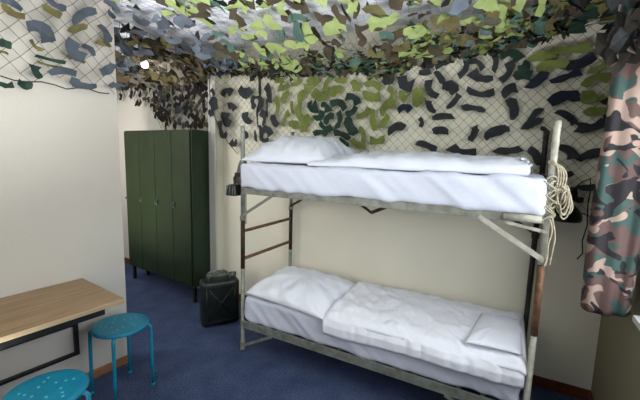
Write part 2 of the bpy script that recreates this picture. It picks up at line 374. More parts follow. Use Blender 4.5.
# upper duvet: folded flat, layered at the foot end
def block_duvet(x0, x1, y0, y1, zb, h, seed):
    def fn(u, v):
        x = x0+(x1-x0)*u
        ang = v*2*pi
        # rounded rectangular section, open curve closed by overlap
        a = v*2
        if a <= 1:   # top from back to front
            y = y1+(y0-y1)*a; e = max(0,1-abs(2*a-1)**5)**.5
            taper = min(1, (u/.30)**.7 if u > 0 else 0); hh = h*(.45+.55*taper)*(1 + .12*sin(x*6+1))
            z = zb + .02*hh/h + hh*e*.96
            w = .012*noise.noise(Vector((x*5+seed,y*6,1)))+.012*noise.noise(Vector((x*13+y*9+seed,y*8-x*3,3)))+.006*noise.noise(Vector((x*24+seed,y*14,7)))
            z += w*e
            y -= .012*noise.noise(Vector((x*6+seed,0,0)))*(a>.7)*((a-.7)/.3)
        else:
            b = a-1; y = y0+(y1-y0)*b; z = zb + .004
            y -= .012*noise.noise(Vector((x*6+seed,0,0)))*(b<.3)*((.3-b)/.3)
        x += .02*noise.noise(Vector((y*8,seed,z*30)))*(u>.93)*((u-.93)/.07)
        return (x, y, z)
    return sheet_grid(fn, 120, 100)
dv = thing('duvet', 'white duvet folded flat along the upper bunk', 'duvet', (0,0,0))
bm = block_duvet(.56,1.805,-.02,.60,1.466,.085,4.4); link('cover', bm, M_top, dv, True)
# ruffled layered end of the folded duvet
bm = NB()
for k in range(6):
    z = 1.474+k*.0155; off = [.0,.010,-.004,.012,.002,-.012][k]; y_ = -.004+.008*(k%2)
    pts = [(1.795+off+.008*sin(j*1.1+k*2)+.005*sin(j*2.7+k), y_+j*.0295+(-.004 if j == 0 else 0), z+.004*sin(j*.9+k*1.7)) for j in range(20)]
    tube(bm, pts, [.002,.0075]+[.0095]*16+[.007,.002], 8)
link('folded_hem', bm, M_top, dv, True)

# ------------------------------------------------------------------ locker
lk = thing('metal_locker', 'dark green four-door metal locker at the end of the hallway', 'locker', LK, LTH)
LW, LD, LH, LB = 1.205, .255, 1.747, .17
bm = NB(); box(bm, (0,.012,LB), (LW,LD,LH)); link('body', bm, [M_lock_side], lk, bevel=.004)
for k in range(4):
    x0 = .012+k*(LW-.024)/4; x1 = x0+(LW-.024)/4
    bm = NB(); box(bm, (x0+.004,-.004,LB+.015), (x1-.004,.014,LH-.012)); d = link('door', bm, M_lock, lk, bevel=.003)
    bm = NB(); box(bm, (x0+.022,-.016,.96), (x0+.04,-.004,1.02)); tube(bm, ((x0+.031,-.03,.985),(x0+.031,-.004,.985)), .011, 10); link('handle', bm, M_can_w, d, bevel=.002)
    bm = NB()
    for q in range(4): box(bm, (x0+.10,-.007,LH-.12-q*.022), (x1-.10,-.003,LH-.128-q*.022))
    link('vent', bm, M_lock, d)
for x, y in ((.02,.03),(LW-.05,.03),(.02,LD-.06),(LW-.05,LD-.06)):
    bm = NB(); box(bm, (x,y,0), (x+.03,y+.03,LB)); link('leg', bm, M_lock_gap, lk)

# ------------------------------------------------------------------ jerrycan
jc = thing('jerrycan', 'black-green steel jerrycan standing on the carpet by the bed', 'jerrycan', (-.43,.21,0), math.atan2(.255,.17))
JW, JD, JH = .33, .17, .415
jc.location = Vector((-.515,.068,0)) + Matrix.Rotation(math.atan2(.255,.17),3,'Z') @ Vector((JW/2, JD/2, 0))
bm = rounded_block(-JW/2, JW/2, -JD/2, JD/2, .0, JH, .035, .0, 0, 24, 12, 24)
link('body', bm, M_can, jc, True)
bm = NB()
for s in (-1, 1):
    y = s*(JD/2+.0)
    a, b = JW/2-.06, .07
    for p, q in (((-a,y,b),(a,y,JH-b)),((-a,y,JH-b),(a,y,b))): tube(bm, (p, ((p[0]+q[0])/2,y+s*.001,(p[2]+q[2])/2), q), .008, 8)
    for p, q in (((-a-.02,y,b-.02),(a+.02,y,b-.02)),((-a-.02,y,JH-b+.02),(a+.02,y,JH-b+.02)),((-a-.02,y,b-.02),(-a-.02,y,JH-b+.02)),((a+.02,y,b-.02),(a+.02,y,JH-b+.02))): tube(bm, (p,q), .005, 8)
link('pressed_ribs', bm, M_can, jc, True)
for y in (-.045, 0, .045):
    bm = NB(); tube(bm, ((-.10,y,JH-.01),(-.095,y,JH+.035),(-.07,y,JH+.05),(.05,y,JH+.05),(.08,y,JH+.035),(.085,y,JH-.01)), .010, 8); link('handle', bm, M_can_w, jc, True)
bm = NB(); lathe(bm, [(.03,-.005),(.03,.02),(.034,.022),(.034,.042),(.026,.048)], (.118,0,JH-.012), 20); bar(bm, (.09,0,JH+.04), (.15,0,JH+.034), .02, .012); link('cap', bm, M_can_w, jc, True)

# ------------------------------------------------------------------ wall table
tb = thing('wall_table', 'fold-down wooden table top fixed to the white wall on a black bracket', 'table', W0, TH)
bm = NB(); box(bm, (.004,-1.40,.690), (.53,-.269,.717)); 
for f in bm.faces: f.material_index = 0 if abs(f.normal.z) > .5 else 1
bm.normal_update()
for f in bm.faces: f.material_index = 0 if f.normal.z > .5 else 1
link('tabletop', bm, [M_wood, M_wood_edge], tb, bevel=.004)
br = NB()
for z in (.235, .435): bar(br, (.018,-.325,z), (.018,-1.30,z), .022, .022)
for y in (-.33, -1.28): bar(br, (.018,y,.224), (.018,y,.688), .024, .024, (1,0,0))
link('wall_bracket', br, M_black, tb, bevel=.003)
bm = NB(); bar(bm, (.485,-.36,.668), (.485,-1.32,.668), .03, .042); bar(bm, (.04,-.42,.676), (.47,-.42,.676), .03, .026); bar(bm, (.04,-1.28,.676), (.47,-1.28,.676), .03, .026); link('support_rail', bm, M_black, tb, bevel=.003)
for y in (-.36, -1.25):
    bm = NB(); bar(bm, (.02,y,.44), (.10,y,.66), .012, .02); tube(bm, ((.02,y-.02,.44),(.02,y+.02,.44)), .012, 8); link('hinge_arm', bm, M_black, tb)

# ------------------------------------------------------------------ stools
def stool(label, loc, rz):
    st = thing('stool', label, 'stool', loc, rz, 'turquoise metal stools')
    bm = NB(); n = 48
    lathe(bm, [(.150,.432),(.160,.434),(.163,.441),(.160,.449),(.152,.452),(.12,.4505),(.05,.449),(.001,.449)], n=n)
    for k in range(1):
        pass
    pts = []
    for k in range(5):
        a = 2*pi*k/5+.3
        pts += [(.105*cos(a),.105*sin(a)), (.055*cos(a+pi/5),.055*sin(a+pi/5)), (.080*cos(a+.18),.080*sin(a+.18))]
    for x, y in pts: lathe(bm, [(.0065,0),(.0065,.0015),(.005,.002)], (x,y,.4496), 10, mi=1)
    seat = link('seat', bm, [M_teal, M_stud], st, True)
    for k in range(4):
        a = pi/4 + k*pi/2; c, s = cos(a), sin(a)
        prof = [(.10,.428),(.145,.428),(.163,.424),(.172,.412),(.172,.39),(.175,.2),(.178,.0)]
        bm = NB(); tube(bm, [(c*r,s*r,z) for r,z in prof], .0105, 10); lg = link('leg', bm, M_teal, st, True)
        bm = NB(); tube(bm, ((c*.178,s*.178,0),(c*.1775,s*.1775,.02)), .0125, 10); link('foot_cap', bm, M_teal, lg, True)
    bm = NB(); 
    for a in (pi/4, 3*pi/4): bar(bm, (-.12*cos(a),-.12*sin(a),.427), (.12*cos(a),.12*sin(a),.427), .02, .008)
    link('under_frame', bm, M_teal, st)
stool('turquoise round metal stool beside the end of the wall table, all legs in view', (-.348,-.752,0), radians(0))
stool('turquoise round metal stool nearest the camera, in front of the wall table', (-.03,-1.295,0), radians(-8))

# ------------------------------------------------------------------ camouflage nets
def blob(L, Wd):
    """irregular leaf-shaped scrap outline in local 2D: a bent strip, waisted, with blunt slanted ends"""
    bend = R(.3, 1.7)*random.choice((-1,1)); k_ = R(-.1,.45); sl = R(-.4,.4), R(-.4,.4); fl = R(.5,1.15), R(.6,1.15)
    top, bot = [], []
    for i in range(6):
        u = -1+2*i/5; e = fl[0] if u < 0 else fl[1]; au = abs(u)
        hw = (.95-k_*(1-au*au)*.9)*(1-au**2*(1-e)) * R(.78,1.18)
        if i in (0,5): hw *= R(.55,.95)
        yc = bend*(u*u-.4)*.62; dx = -bend*u*1.24*.5*Wd/L
        so_ = sl[0]*(u<-.9) + sl[1]*(u>.9)
        top.append((u+dx*hw*.8+so_*.5+R(-.04,.04), yc+hw)); bot.append((u-dx*hw*.8-so_*.5+R(-.04,.04), yc-hw*R(.86,1.1)))
    return [(x*L/2*.92, y*Wd/2*.9) for x, y in bot + top[::-1]]
def leaf(bm, P, U_, V_, N, L, Wd, ang, mi, curl=.012, tilt=0, tang=0):
    c, s = cos(ang), sin(ang); pts = blob(L, Wd); vs = []
    ca, cb, cc = R(-1,1), R(-1,1), R(-1,1)
    for x, y in pts:
        a, b = x*c - y*s, x*s + y*c
        h = curl*(ca*(x/L*2)**2 + cb*(x/L*2)*(y/Wd*2) + cc*y/Wd) + tilt*(a*cos(tang)+b*sin(tang))
        vs.append(bm.verts.new(P + U_*a + V_*b + N*h))
    cen = bm.verts.new(P + N*R(-.003,.003))
    for k in range(len(vs)): bm.faces.new((cen, vs[k], vs[(k+1)%len(vs)])).material_index = mi
def cord(bm, fn, pts, r):
    P = [fn(*p) for p in pts]; P = [p for p in P if p is not None]
    for a, b in zip(P, P[1:]):
        d = b-a
        if d.length < 1e-5: continue
        s = d.orthogonal().normalized()*r; t = d.normalized().cross(s)
        A = [bm.verts.new(a + s*cos(k*2.094)+t*sin(k*2.094)) for k in range(3)]; Bv = [bm.verts.new(b + s*cos(k*2.094)+t*sin(k*2.094)) for k in range(3)]
        for k in range(3): bm.faces.new((A[k], A[(k+1)%3], Bv[(k+1)%3], Bv[k]))
def diag_mesh(bm, fn, s0, s1, t0, t1, step, r, inside=None, sub=1, jit=.12):
    """knotted diamond mesh in (s,t)"""
    nx, ny = int((s1-s0)/step), int((t1-t0)/step)
    J = {}
    def node(i, j):
        if (i,j) not in J: J[i,j] = (s0+i*step+R(-jit,jit)*step, t0+j*step+R(-jit,jit)*step)
        return J[i,j]
    for i in range(nx+1):
        for j in range(ny+1):
            if (i+j) % 2: continue
            for di in (1,-1):
                a, b = node(i,j), node(i+di,j+1)
                if i+di < 0 or i+di > nx or j+1 > ny: continue
                if inside and not (inside(*a) and inside(*b)): continue
                cord(bm, fn, [a, b], r)
def square_mesh(bm, fn, s0, s1, t0, t1, step, r, inside=None):
    nx, ny = int((s1-s0)/step), int((t1-t0)/step); J = {}
    def node(i, j):
        if (i,j) not in J: J[i,j] = (s0+i*step+R(-.15,.15)*step, t0+j*step+R(-.15,.15)*step)
        return J[i,j]
    for i in range(nx+1):
        for j in range(ny+1):
            for b in ((i+1,j),(i,j+1)):
                if b[0] > nx or b[1] > ny: continue
                p, q = node(i,j), node(*b)
                if inside and not (inside(*p) and inside(*q)): continue
                cord(bm, fn, [p, q], r)

# --- back wall net (s = x, t = z)
YN = YW-.035
def yn(s):
    f = max(0, min(1, (s+.86)/.16)); f = f*f*(3-2*f); return .578*(1-f) + YN*f
def wallnet(s, t): return Vector((s, yn(s) + .012*noise.noise(Vector((s*2.5,t*2.5,0))), t))
def wspot(px, py):
    p = spot(px, py, (0,YN,0), (0,1,0))
    for _ in range(4): p = spot(px, py, (0,yn(p.x),0), (0,1,0))
    return p
def in_poly(poly):
    def f(x, y):
        c = False; n = len(poly)
        for i in range(n):
            (x0,y0),(x1,y1) = poly[i], poly[(i+1)%n]
            if (y0 > y) != (y1 > y) and x < (x1-x0)*(y-y0)/(y1-y0)+x0: c = not c
        return c
    return f
def wp(px, py): p = wspot(px, py); return (p.x, p.z)
edge_px = [(211,62),(210,90),(213,112),(221,128),(229,143),(238,154)]
poly = [wp(*e) for e in edge_px] + [(-.45,1.42),(0,1.36),(.8,1.34),(1.6,1.30),(1.95,1.22),(2.15,1.20),(2.29,1.28),(2.29,2.46)] + [wp(211,40)]
inw = in_poly(poly)
net = thing('camouflage_net', 'camouflage net with black and olive scraps pinned flat on the wall above the bunk', 'camouflage net', (0,YN,1.3))
net_inv = Matrix.Translation((0,-YN,-1.3))
bm = NB()
diag_mesh(bm, wallnet, -1.0, 2.3, 1.18, 2.46, .033, .0012, inw)
e = [wp(*p) for p in edge_px]; cord(bm, wallnet, e, .005)
cord(bm, wallnet, [(-.45+.04*k+.0, 1.42-.0018*k*4+.012*sin(k)) for k in range(12)], .004)
cord(bm, wallnet, [(1.9+.035*k, 1.225+.012*sin(k*1.3)) for k in range(12)], .004)
bm.transform(net_inv); link('cord_mesh', bm, M_cord, net)
TA = [(50,55,50,22,20,K),(120,45,40,25,30,K),(187,62,40,25,60,K),(90,130,44,26,-10,K),(165,127,55,27,10,K),(110,187,34,28,20,K),(35,130,26,18,60,K),(35,175,45,36,70,K),(28,212,24,20,20,K),
 (198,170,44,20,80,K),(222,175,50,20,100,K),(210,152,34,16,0,K),(222,105,80,9,88,K),(214,230,70,8,88,K),(250,190,60,11,92,K),(258,135,60,26,75,K),(90,240,45,30,60,K),(172,235,45,28,50,K),(65,270,45,22,80,K),(80,300,30,22,0,K),
 (165,300,32,22,30,K),(122,332,28,24,0,K),(282,243,45,30,60,K),(238,235,50,25,80,K),(255,285,42,30,30,K),(225,290,50,18,85,K),(207,305,40,15,80,K),(242,320,34,20,10,K),
 (290,185,60,20,85,G),(325,150,45,25,-60,G),(318,108,45,28,-10,G),(350,190,45,17,75,G),(382,205,60,24,85,G),(390,145,55,25,-55,G),(325,235,55,22,-60,G),(358,260,46,28,20,G),(405,255,60,28,-65,G),(430,100,66,22,-20,G),(300,82,40,20,10,G),(365,92,44,18,-20,G)]
TB = [(15,125,50,30,10,G),(70,135,60,24,-60,G),(125,122,50,24,5,G),(183,143,45,30,60,G),(105,165,55,30,-20,G),(40,182,65,28,25,G),(8,225,36,30,30,T),(65,228,42,28,40,T),(118,218,65,35,20,T),(172,195,60,35,30,T),(40,265,45,28,-30,T),(78,275,45,25,-40,T),
 (65,308,55,25,20,T),(45,332,60,25,0,T),(118,282,65,24,-80,T),(168,247,50,20,-30,T),(165,305,75,32,60,T),(130,340,70,20,20,T),(140,370,50,20,40,T),(195,375,60,30,20,G),(215,255,65,28,-30,G),(255,280,80,24,80,G),(255,142,70,24,15,G),(245,185,75,35,15,G),
 (325,175,55,26,80,G),(310,230,70,38,-40,G),(300,285,55,27,-50,G),(212,335,55,26,70,G),(270,362,60,30,-5,G),(345,315,70,30,-20,K),(312,115,50,36,70,K),(385,135,60,50,40,K),(375,185,36,26,70,G),(380,235,50,32,0,B),(435,190,55,40,80,G),(255,105,50,26,10,G)]
TC = [(30,95,60,25,10,K),(100,92,75,25,-10,K),(20,130,45,22,0,K),(180,110,80,26,-75,K),(230,95,65,24,35,K),(245,50,50,28,0,K),(298,85,85,24,80,K),(245,150,90,36,20,K),(80,150,60,30,55,K),(120,190,60,38,30,K),(45,200,80,32,60,K),(8,225,45,25,80,G),(240,212,105,28,10,K),
 (355,205,60,42,-40,K),(350,130,80,40,-70,K),(365,60,80,48,20,T),(410,120,80,40,-60,T),(45,270,55,26,55,K),(135,250,70,32,-50,K),(215,275,90,26,10,K),(95,308,85,24,0,K),(85,365,60,25,5,K),(370,275,90,32,75,K),(455,310,90,36,-65,K),(310,368,80,34,-25,K),(215,380,55,22,-70,K),(5,330,35,25,80,K)]
TD = [(165,145,110,30,-5,G),(130,110,90,30,0,G),(235,80,150,40,0,G),(275,130,115,40,-15,B),(105,205,90,38,-45,B),(220,190,110,36,-20,B),(220,272,110,38,-8,B),(355,150,85,30,-30,G),(345,200,100,38,-15,G),(315,270,60,46,60,G),(350,275,50,26,0,G),(340,325,75,36,0,G),(225,345,90,36,35,K),(330,380,100,35,-10,K),(60,170,60,34,50,T)]
TE_ = [(50,15,70,25,-25,K),(100,45,45,22,50,K),(225,15,80,25,30,K),(280,30,90,28,-15,K),(190,125,75,46,40,K),(290,140,110,40,-15,K),(60,145,80,30,60,K),(185,215,45,25,0,K),(285,268,100,20,-12,K),(318,300,40,30,80,G),(225,310,50,36,40,K)]
TF = [(20,75,60,25,20,K),(60,30,40,20,0,K),(125,90,75,25,10,K),(155,40,40,20,-70,K),(220,35,70,30,-25,K),(255,88,70,24,-5,K)]
bm = NB()
Xv, Zv_, Nv = Vector((1,0,0)), Vector((0,0,1)), Vector((0,-1,0))
for tile, ox, oy, sc in ((TA,205,60,4),(TB,310,50,4),(TC,420,40,4),(TD,510,30,4),(TE_,520,120,4),(TF,420,120,2.9)):
    for (x, y, L, Wd, a, m) in tile:
        px, py = ox+x/sc, oy+y/sc; p = wspot(px, py); q = spot(px+1, py, p, (0,1,0)); sca = (q-p).length
        sz = (spot(px, py+1, p, (0,1,0))-p).length
        k = (sca+sz)/2/sc
        leaf(bm, p+Nv*R(.006,.02), Xv, Zv_, Nv, L*k*1.12, Wd*k*1.34, -radians(a), m, curl=.010)
bm.transform(net_inv); link('leaf_pattern', bm, LM, net)['kind'] = 'stuff'

# --- left wall net (s along LY, t = z)
def leftnet(s, t): return Lp(.03+.008*noise.noise(Vector((s*3,t*3,4))), s, t)
nl = thing('camouflage_net', 'camouflage net with blue-grey scraps hanging on the white wall over the table', 'camouflage net', Lp(.03,-1,1.9), TH)
nl_inv = (Matrix.Translation(Lp(.03,-1,1.9)) @ Matrix.Rotation(TH,4,'Z')).inverted()
bm = NB(); diag_mesh(bm, leftnet, -2.4, -.0, 1.895, HC-.02, .044, .0015, lambda s,t: t > 1.885+.03*abs(sin(s*7)))
cord(bm, leftnet, [(-2.4+.06*k, 1.885+.022*abs(sin(k*.9))) for k in range(40)], .004)
bm.transform(nl_inv); link('cord_mesh', bm, M_cord, nl)
TL = [(40,15,90,50,20,U),(50,50,90,35,20,O),(215,20,80,40,20,U),(205,45,80,32,20,O),(160,125,95,80,30,U),(140,185,60,32,40,O),(190,155,48,32,0,O),(325,65,130,44,-40,U),(310,115,90,30,-30,O),(295,205,80,66,60,U),(350,200,60,34,30,U),(305,235,70,22,10,O),
 (415,135,75,50,60,U),(415,175,60,26,0,O),(200,240,120,24,3,T),(200,262,100,16,3,O),(140,290,60,40,70,T),(240,290,110,42,-10,U),(330,340,110,38,5,U),(420,280,75,38,-40,U),(20,340,60,38,0,T),(95,340,55,36,0,T),(12,180,50,38,10,T),(12,210,40,20,0,O),(440,60,40,30,40,U),(450,345,40,30,0,U)]
bm = NB(); Pn = Lp(.03,0,0)
for (x, y, L, Wd, a, m) in TL:
    px, py = x/4, y/4; p = spot(px, py, Pn, LX); k = (spot(px, py+1, Pn, LX)-p).length/4; kx = (spot(px+1, py, Pn, LX)-p).length/4
    leaf(bm, p+LX*(R(.005,.012) if m == O else R(.018,.034)), LY, Vector((0,0,1)), LX, L*(k+kx)/2, Wd*(k+kx)/2*1.05, -radians(a), m, curl=.012)
for _ in range(40):   # the stretch of net nearer than the photo's left edge
    p = Lp(.03, R(-2.35,-1.35), R(1.95,2.45)); leaf(bm, p+LX*R(.006,.03), LY, Vector((0,0,1)), LX, R(.10,.2), R(.07,.12), R(0,6), random.choice((U,U,T,O)))
bm.transform(nl_inv); link('leaf_pattern', bm, LM, nl)['kind'] = 'stuff'

# --- ceiling net: hangs under the ceiling, sagging to a roll along the back wall
EDGE = [(-1.2,2.44),(-.976,2.425),(-.65,2.335),(.03,2.235),(.77,2.215),(1.41,2.29),(1.8,2.325),(2.12,2.35),(2.4,2.34)]
def edge_z(x):
    for (a, za), (b, zb) in zip(EDGE, EDGE[1:]):
        if x <= b: f = max(0,(x-a)/(b-a)); f = f*f*(3-2*f); return za+(zb-za)*f
    return EDGE[-1][1]
def left_lim(y):   # the net stops over the hallway opening: straight line from the wall end to the casing
    return -.60 + (y+.549)*LY.x/LY.y if y < -.549 else -.60+(y+.549)*(-.26)/1.06
def ceilnet(x, y):
    f = max(0, min(1, (y+.15)/.75)); f = f*f*(3-2*f)
    z = (HC-.055)*(1-f) + (edge_z(x)+.01)*f
    bill = .045*sin(x*3.1+.7)*sin(y*2.2+.4) + .03*noise.noise(Vector((x*2.2,y*2.2,8)))
    return Vector((x, y, min(HC-.012, z + bill*(1-f*.6) - .02)))
nc = thing('camouflage_net', 'large camouflage net of lime, teal and grey scraps sagging under the whole ceiling', 'camouflage net', (.8,-.6,2.4))
nc_inv = Matrix.Translation((-.8,.6,-2.4))
inC = lambda x, y: x > left_lim(y)-.0 and x < XR-.03 and y < YN-.01
bm = NB(); square_mesh(bm, ceilnet, -1.0, 2.29, -2.9, .67, .055, .0009, inC)
for k in range(3):
    cord(bm, lambda x, y: ceilnet(x,y)+Vector((0,0,-.012*k-.005)), [(-.85+.07*i, .655-.03*k+.02*sin(i*1.7+k)) for i in range(46)], .004)
bm.transform(nc_inv); link('cord_mesh', bm, M_cord_g, nc)
bm = NB()
def zone(x, y):
    # colour families as they lie across the ceiling
    n = noise.noise(Vector((x*1.3,y*1.3,3)))
    if x < -.35 - .1*y: return [SL,SL,U,U,BR,SL] if n > -.3 else [U,SL,LI,BR]
    if x < .8: return [LI,LI,LI,BR,TE,LI] if y < .2 else [LI,TE,BR,LI]
    if x < 1.35: return [TE,LI,LI,BR,O] if y > -.1 else [LI,LI,SL,LI,O]
    if x < 1.75: return [SL,LI,O,LI,TE] if n > 0 else [SL,SL,LI,O]
    return [LI,LI,O,G,TE,BR]
step = .118
for i in range(-9, 20):
    for j in range(-23, 6):
        x, y = .0+i*step+R(-.04,.04), j*step+R(-.04,.04)
        if not inC(x-.03, y+.03) or y > .62 or R(0,1) < .12: continue
        P = ceilnet(x, y); U_ = (ceilnet(x+.03,y)-P).normalized(); V_ = (ceilnet(x,y+.03)-P).normalized(); N = U_.cross(V_)
        m = random.choice(zone(x, y)) if x < 1.82 else random.choice((BK,BR,K,O,T)); L = R(.09,.145); Wd = L*R(.5,.8); a = R(-.5,.5)+(pi/2 if R(0,1) < .3 else 0)
        leaf(bm, P - N*R(.012,.03), U_, V_, N, L, Wd, a, m, curl=.02, tilt=R(-.6,.0), tang=R(1.1,2.0))
        if R(0,1) < .5: leaf(bm, P + V_*R(.03,.06) + U_*R(-.03,.03) + N*R(-.005,.008), U_, V_, N, L*R(.6,.95), Wd*R(.5,.8), a+R(-.4,.4), BR if m not in (TE,) else random.choice((BR,T)), curl=.02, tilt=R(-.7,.0), tang=R(1,2))  # dark offset patch stands in for the leaf's underside shadow
# dense roll where the net bunches along the back wall
for _ in range(980):
    x = R(-.95,2.28); y = .66-abs(random.gauss(0,.16 if x < 1.1 else .27))
    if not inC(x-.02, y): continue
    P = ceilnet(x, y) - Vector((0,0,R(-.02,.045)))
    if x > 2.0 and R(0,1) < .5: continue
    d = random.choice([BR,BR,BK,O,T,GB,TE,BK,G] if .2 < x < 1.6 else [BR,BK,GB,O,K,T] if x <= .2 else [BR,T,O,G,BK,TE])
    if y < .45 and x < 1.82 and R(0,1) < .5: d = random.choice(zone(x, y))
    U_ = Vector((cos(R(-.4,.4)), R(-.2,.2), R(-.25,.25))).normalized(); V_ = Vector((0,R(.4,1),R(-.8,.8))).normalized(); V_ = (V_-U_*V_.dot(U_)).normalized()
    leaf(bm, P, U_, V_, U_.cross(V_), R(.05,.13), R(.03,.065), R(0,6.28), d, curl=.02)
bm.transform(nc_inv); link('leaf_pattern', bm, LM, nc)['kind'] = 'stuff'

# --- hallway net: slopes from the opening's edge down to the hallway wall, with a hanging fringe
A0, A1 = Vector((-.68,-.60,2.40)), Vector((-.90,.50,2.42))       # upper edge over the opening
B0, B1 = Kp(-.70,.24,2.33), Kp(1.22,.22,2.27)                     # lower edge at the hallway wall
def hallnet(u, v):
    a = A0.lerp(A1, u); b = B0.lerp(B1, u); p = a.lerp(b, v)
    p.z -= .075*sin(pi*v)*(.6+.4*sin(u*9+1)) + .03*noise.noise(Vector((u*7,v*7,2)))
    return p
nh = thing('camouflage_net', 'dusky brown camouflage net drooping over the hallway above the green locker', 'camouflage net', (-1.5,.3,2.1))
nh_inv = Matrix.Translation((1.5,-.3,-2.1))
bm = NB(); square_mesh(bm, hallnet, 0, 1, 0, 1, .05, .0018)
def fringe(s, t): return Kp(s, .235 + .02*sin(s*9), t)
def fr_low(s): return (2.14 if s < -.3 else 2.14-.14*(s+.3)/.45 if s < .15 else max(1.765, 2.0-.21*(s-.15)/.2)) + .02*sin(s*17)
diag_mesh(bm, fringe, -.6, 1.22, 1.75, 2.34, .042, .0016, lambda s,t: t > fr_low(s))
bm.transform(nh_inv); link('cord_mesh', bm, M_cord_d, nh)
LAMP = Vector((-1.215,.10,2.29))
bm = NB()
for _ in range(330):
    u, v = R(0,1), R(0,1)**.9; P = hallnet(u, v)
    if (P-LAMP).cross((CAM-LAMP).normalized()).length < .03: continue
    m = random.choice([GB,GB,GB,BR,O,RU,BR,BK,GB] if v > .25 else [U,BR,BK,GB,O,RU])
    if u < .35 and R(0,1) < .35: m = U
    U_ = Vector((R(.5,1),R(-.6,.6),R(-.3,.3))).normalized(); V_ = Vector((R(-.3,.3),R(.3,1),R(-1,.2))).normalized(); V_ = (V_-U_*V_.dot(U_)).normalized()
    leaf(bm, P+Vector((R(-.03,.03),R(-.03,.03),R(-.04,.03))), U_, V_, U_.cross(V_), R(.09,.19), R(.06,.12), R(0,6.28), m, curl=.025)
fx, fz, fn_ = Vector((cos(LTH),sin(LTH),0)), Vector((0,0,1)), Vector((sin(LTH),-cos(LTH),0))
for i in range(24):
    for j in range(8):
        s, t = -.66+.082*i+R(-.03,.03), 1.80+.078*j+R(-.028,.028)
        if t < fr_low(s)+.025 or s > 1.2 or R(0,1) < .2: continue
        leaf(bm, fringe(s,t)+fn_*R(0,.02), fx, fz, fn_, R(.08,.12), R(.06,.085), R(0,6.28), random.choice((BK,BK,BR,BK,BK,K)), curl=.01)
bm.transform(nh_inv); link('leaf_pattern', bm, LM, nh)['kind'] = 'stuff'

# --- bunched dark net beside the curtain
nd = thing('camouflage_net', 'dark bunched strip of camouflage net hanging in the corner over the curtain', 'camouflage net', (2.18,.3,2.2))
nd_inv = Matrix.Translation((-2.18,-.3,-2.2))
bm = NB()
def drape(s, t): return Vector((2.235+.03*sin(t*9+s*14)-.05*max(0,t-2.2), .04+s*.5, t))
square_mesh(bm, drape, 0, 1.2, 1.85, 2.5, .06, .002)
bm.transform(nd_inv); link('cord_mesh', bm, M_cord_d, nd)
bm = NB()
for _ in range(110):
    s, t = R(-.1,1.2), R(1.75,2.48); P = drape(s,t)+Vector((R(-.05,.03),R(-.02,.02),0))
    if P.x > XR-.03: continue
    U_ = Vector((R(-.6,.6),R(.2,1),R(-.4,.4))).normalized(); V_ = Vector((R(-.4,.4),R(-.3,.3),1)); V_ = (V_-U_*V_.dot(U_)).normalized()
    leaf(bm, P, U_, V_, U_.cross(V_), R(.08,.15), R(.05,.09), R(0,6.28), random.choice((BK,BK,K,T,BK,BR,BK)), curl=.02)
for _ in range(90):
    P = Vector((R(2.05,2.29), R(-.08,.0), 2.48-.52*R(0,1)**1.3))
    leaf(bm, P, Vector((1,0,0)), Vector((0,0,1)), Vector((0,-1,0)), R(.08,.14), R(.05,.08), R(1,2), random.choice((BK,BK,BK,BK,K)), curl=.03, tilt=R(-.4,.4), tang=R(0,6))
bm.transform(nd_inv); link('leaf_pattern', bm, LM, nd)['kind'] = 'stuff'

# ------------------------------------------------------------------ hallway ceiling lamp
hl = thing('ceiling_lamp', 'small round glowing ceiling lamp showing through the hallway net', 'lamp', (LAMP.x,LAMP.y,HC))
bm = NB(); lathe(bm, [(.05,-.02),(.05,0)]); tube(bm, ((0,0,-.01),(0,0,-.17)), .006, 8); lathe(bm, [(.018,-.19),(.022,-.15),(.012,-.14)]); link('base', bm, M_white, hl, True)
bm = NB(); lathe(bm, [(.004,-.256),(.018,-.252),(.029,-.241),(.033,-.225),(.029,-.207),(.018,-.19)]); link('globe', bm, M_glow, hl, True)

# ------------------------------------------------------------------ curtain
def curtain_path(t):
    P = [(2.29,.068),(2.262,.036),(2.226,.050),(2.19,.028),(2.15,.036),(2.115,.026),(2.098,.05),(2.103,.088),(2.14,.115),(2.18,.10),(2.22,.13),(2.26,.115),(2.29,.135)]
    f = t*(len(P)-1); k = min(int(f), len(P)-2); f -= k
    a, b, c, d = (Vector(P[max(0,min(len(P)-1,q))]) for q in (k-1,k,k+1,k+2))
    return .5*((2*b)+(c-a)*f+(2*a-5*b+4*c-d)*f*f+(3*b-a-3*c+d)*f**3)
def curt(u, v):
    p = curtain_path(u); z = .845 + (HC-.02-.845)*v
    p = p + Vector((.006*sin(z*5+u*9)-.006*(1-v), .010*sin(z*3+u*4)))
    return (min(p.x, XR-.012), p.y, z - (.012*sin(u*pi*2)*(1-v)))
bm = sheet_grid(curt, 90, 60)
o = link('curtain', bm, M_camo, smooth=True); so = o.modifiers.new('thick','SOLIDIFY'); so.thickness = .004
tag(o, 'gathered camouflage-print curtain hanging at the window edge', 'curtain')

# ------------------------------------------------------------------ rope tied on the right-hand post
cu = bpy.data.curves.new('rope', 'CURVE'); cu.dimensions = '3D'; cu.bevel_depth = .0038; cu.bevel_resolution = 2
def spl(pts, cyc=False):
    s = cu.splines.new('NURBS'); s.points.add(len(pts)-1)
    for q, p in zip(s.points, pts): q.co = (*p, 1)
    s.use_endpoint_u = not cyc; s.use_cyclic_u = cyc; s.order_u = 3; s.resolution_u = 4
px_, py_ = L_, 0
for k in range(9):    # hitches round the post
    z = 1.46-k*.024; a0 = k*.5
    spl([(px_+(.024+.006*(i%2))*cos(a0+i*.8), py_+(.024+.006*(i%2))*sin(a0+i*.8), z+.02*sin(i*1.3)) for i in range(9)])
for k in range(6):    # crossed knots in front
    z = 1.43-k*.03; spl([(px_+.0+.03*s_*(1 if k%2 else -1), py_-.03-.004*abs(s_), z+.022*s_) for s_ in (-1,-.5,0,.5,1)])
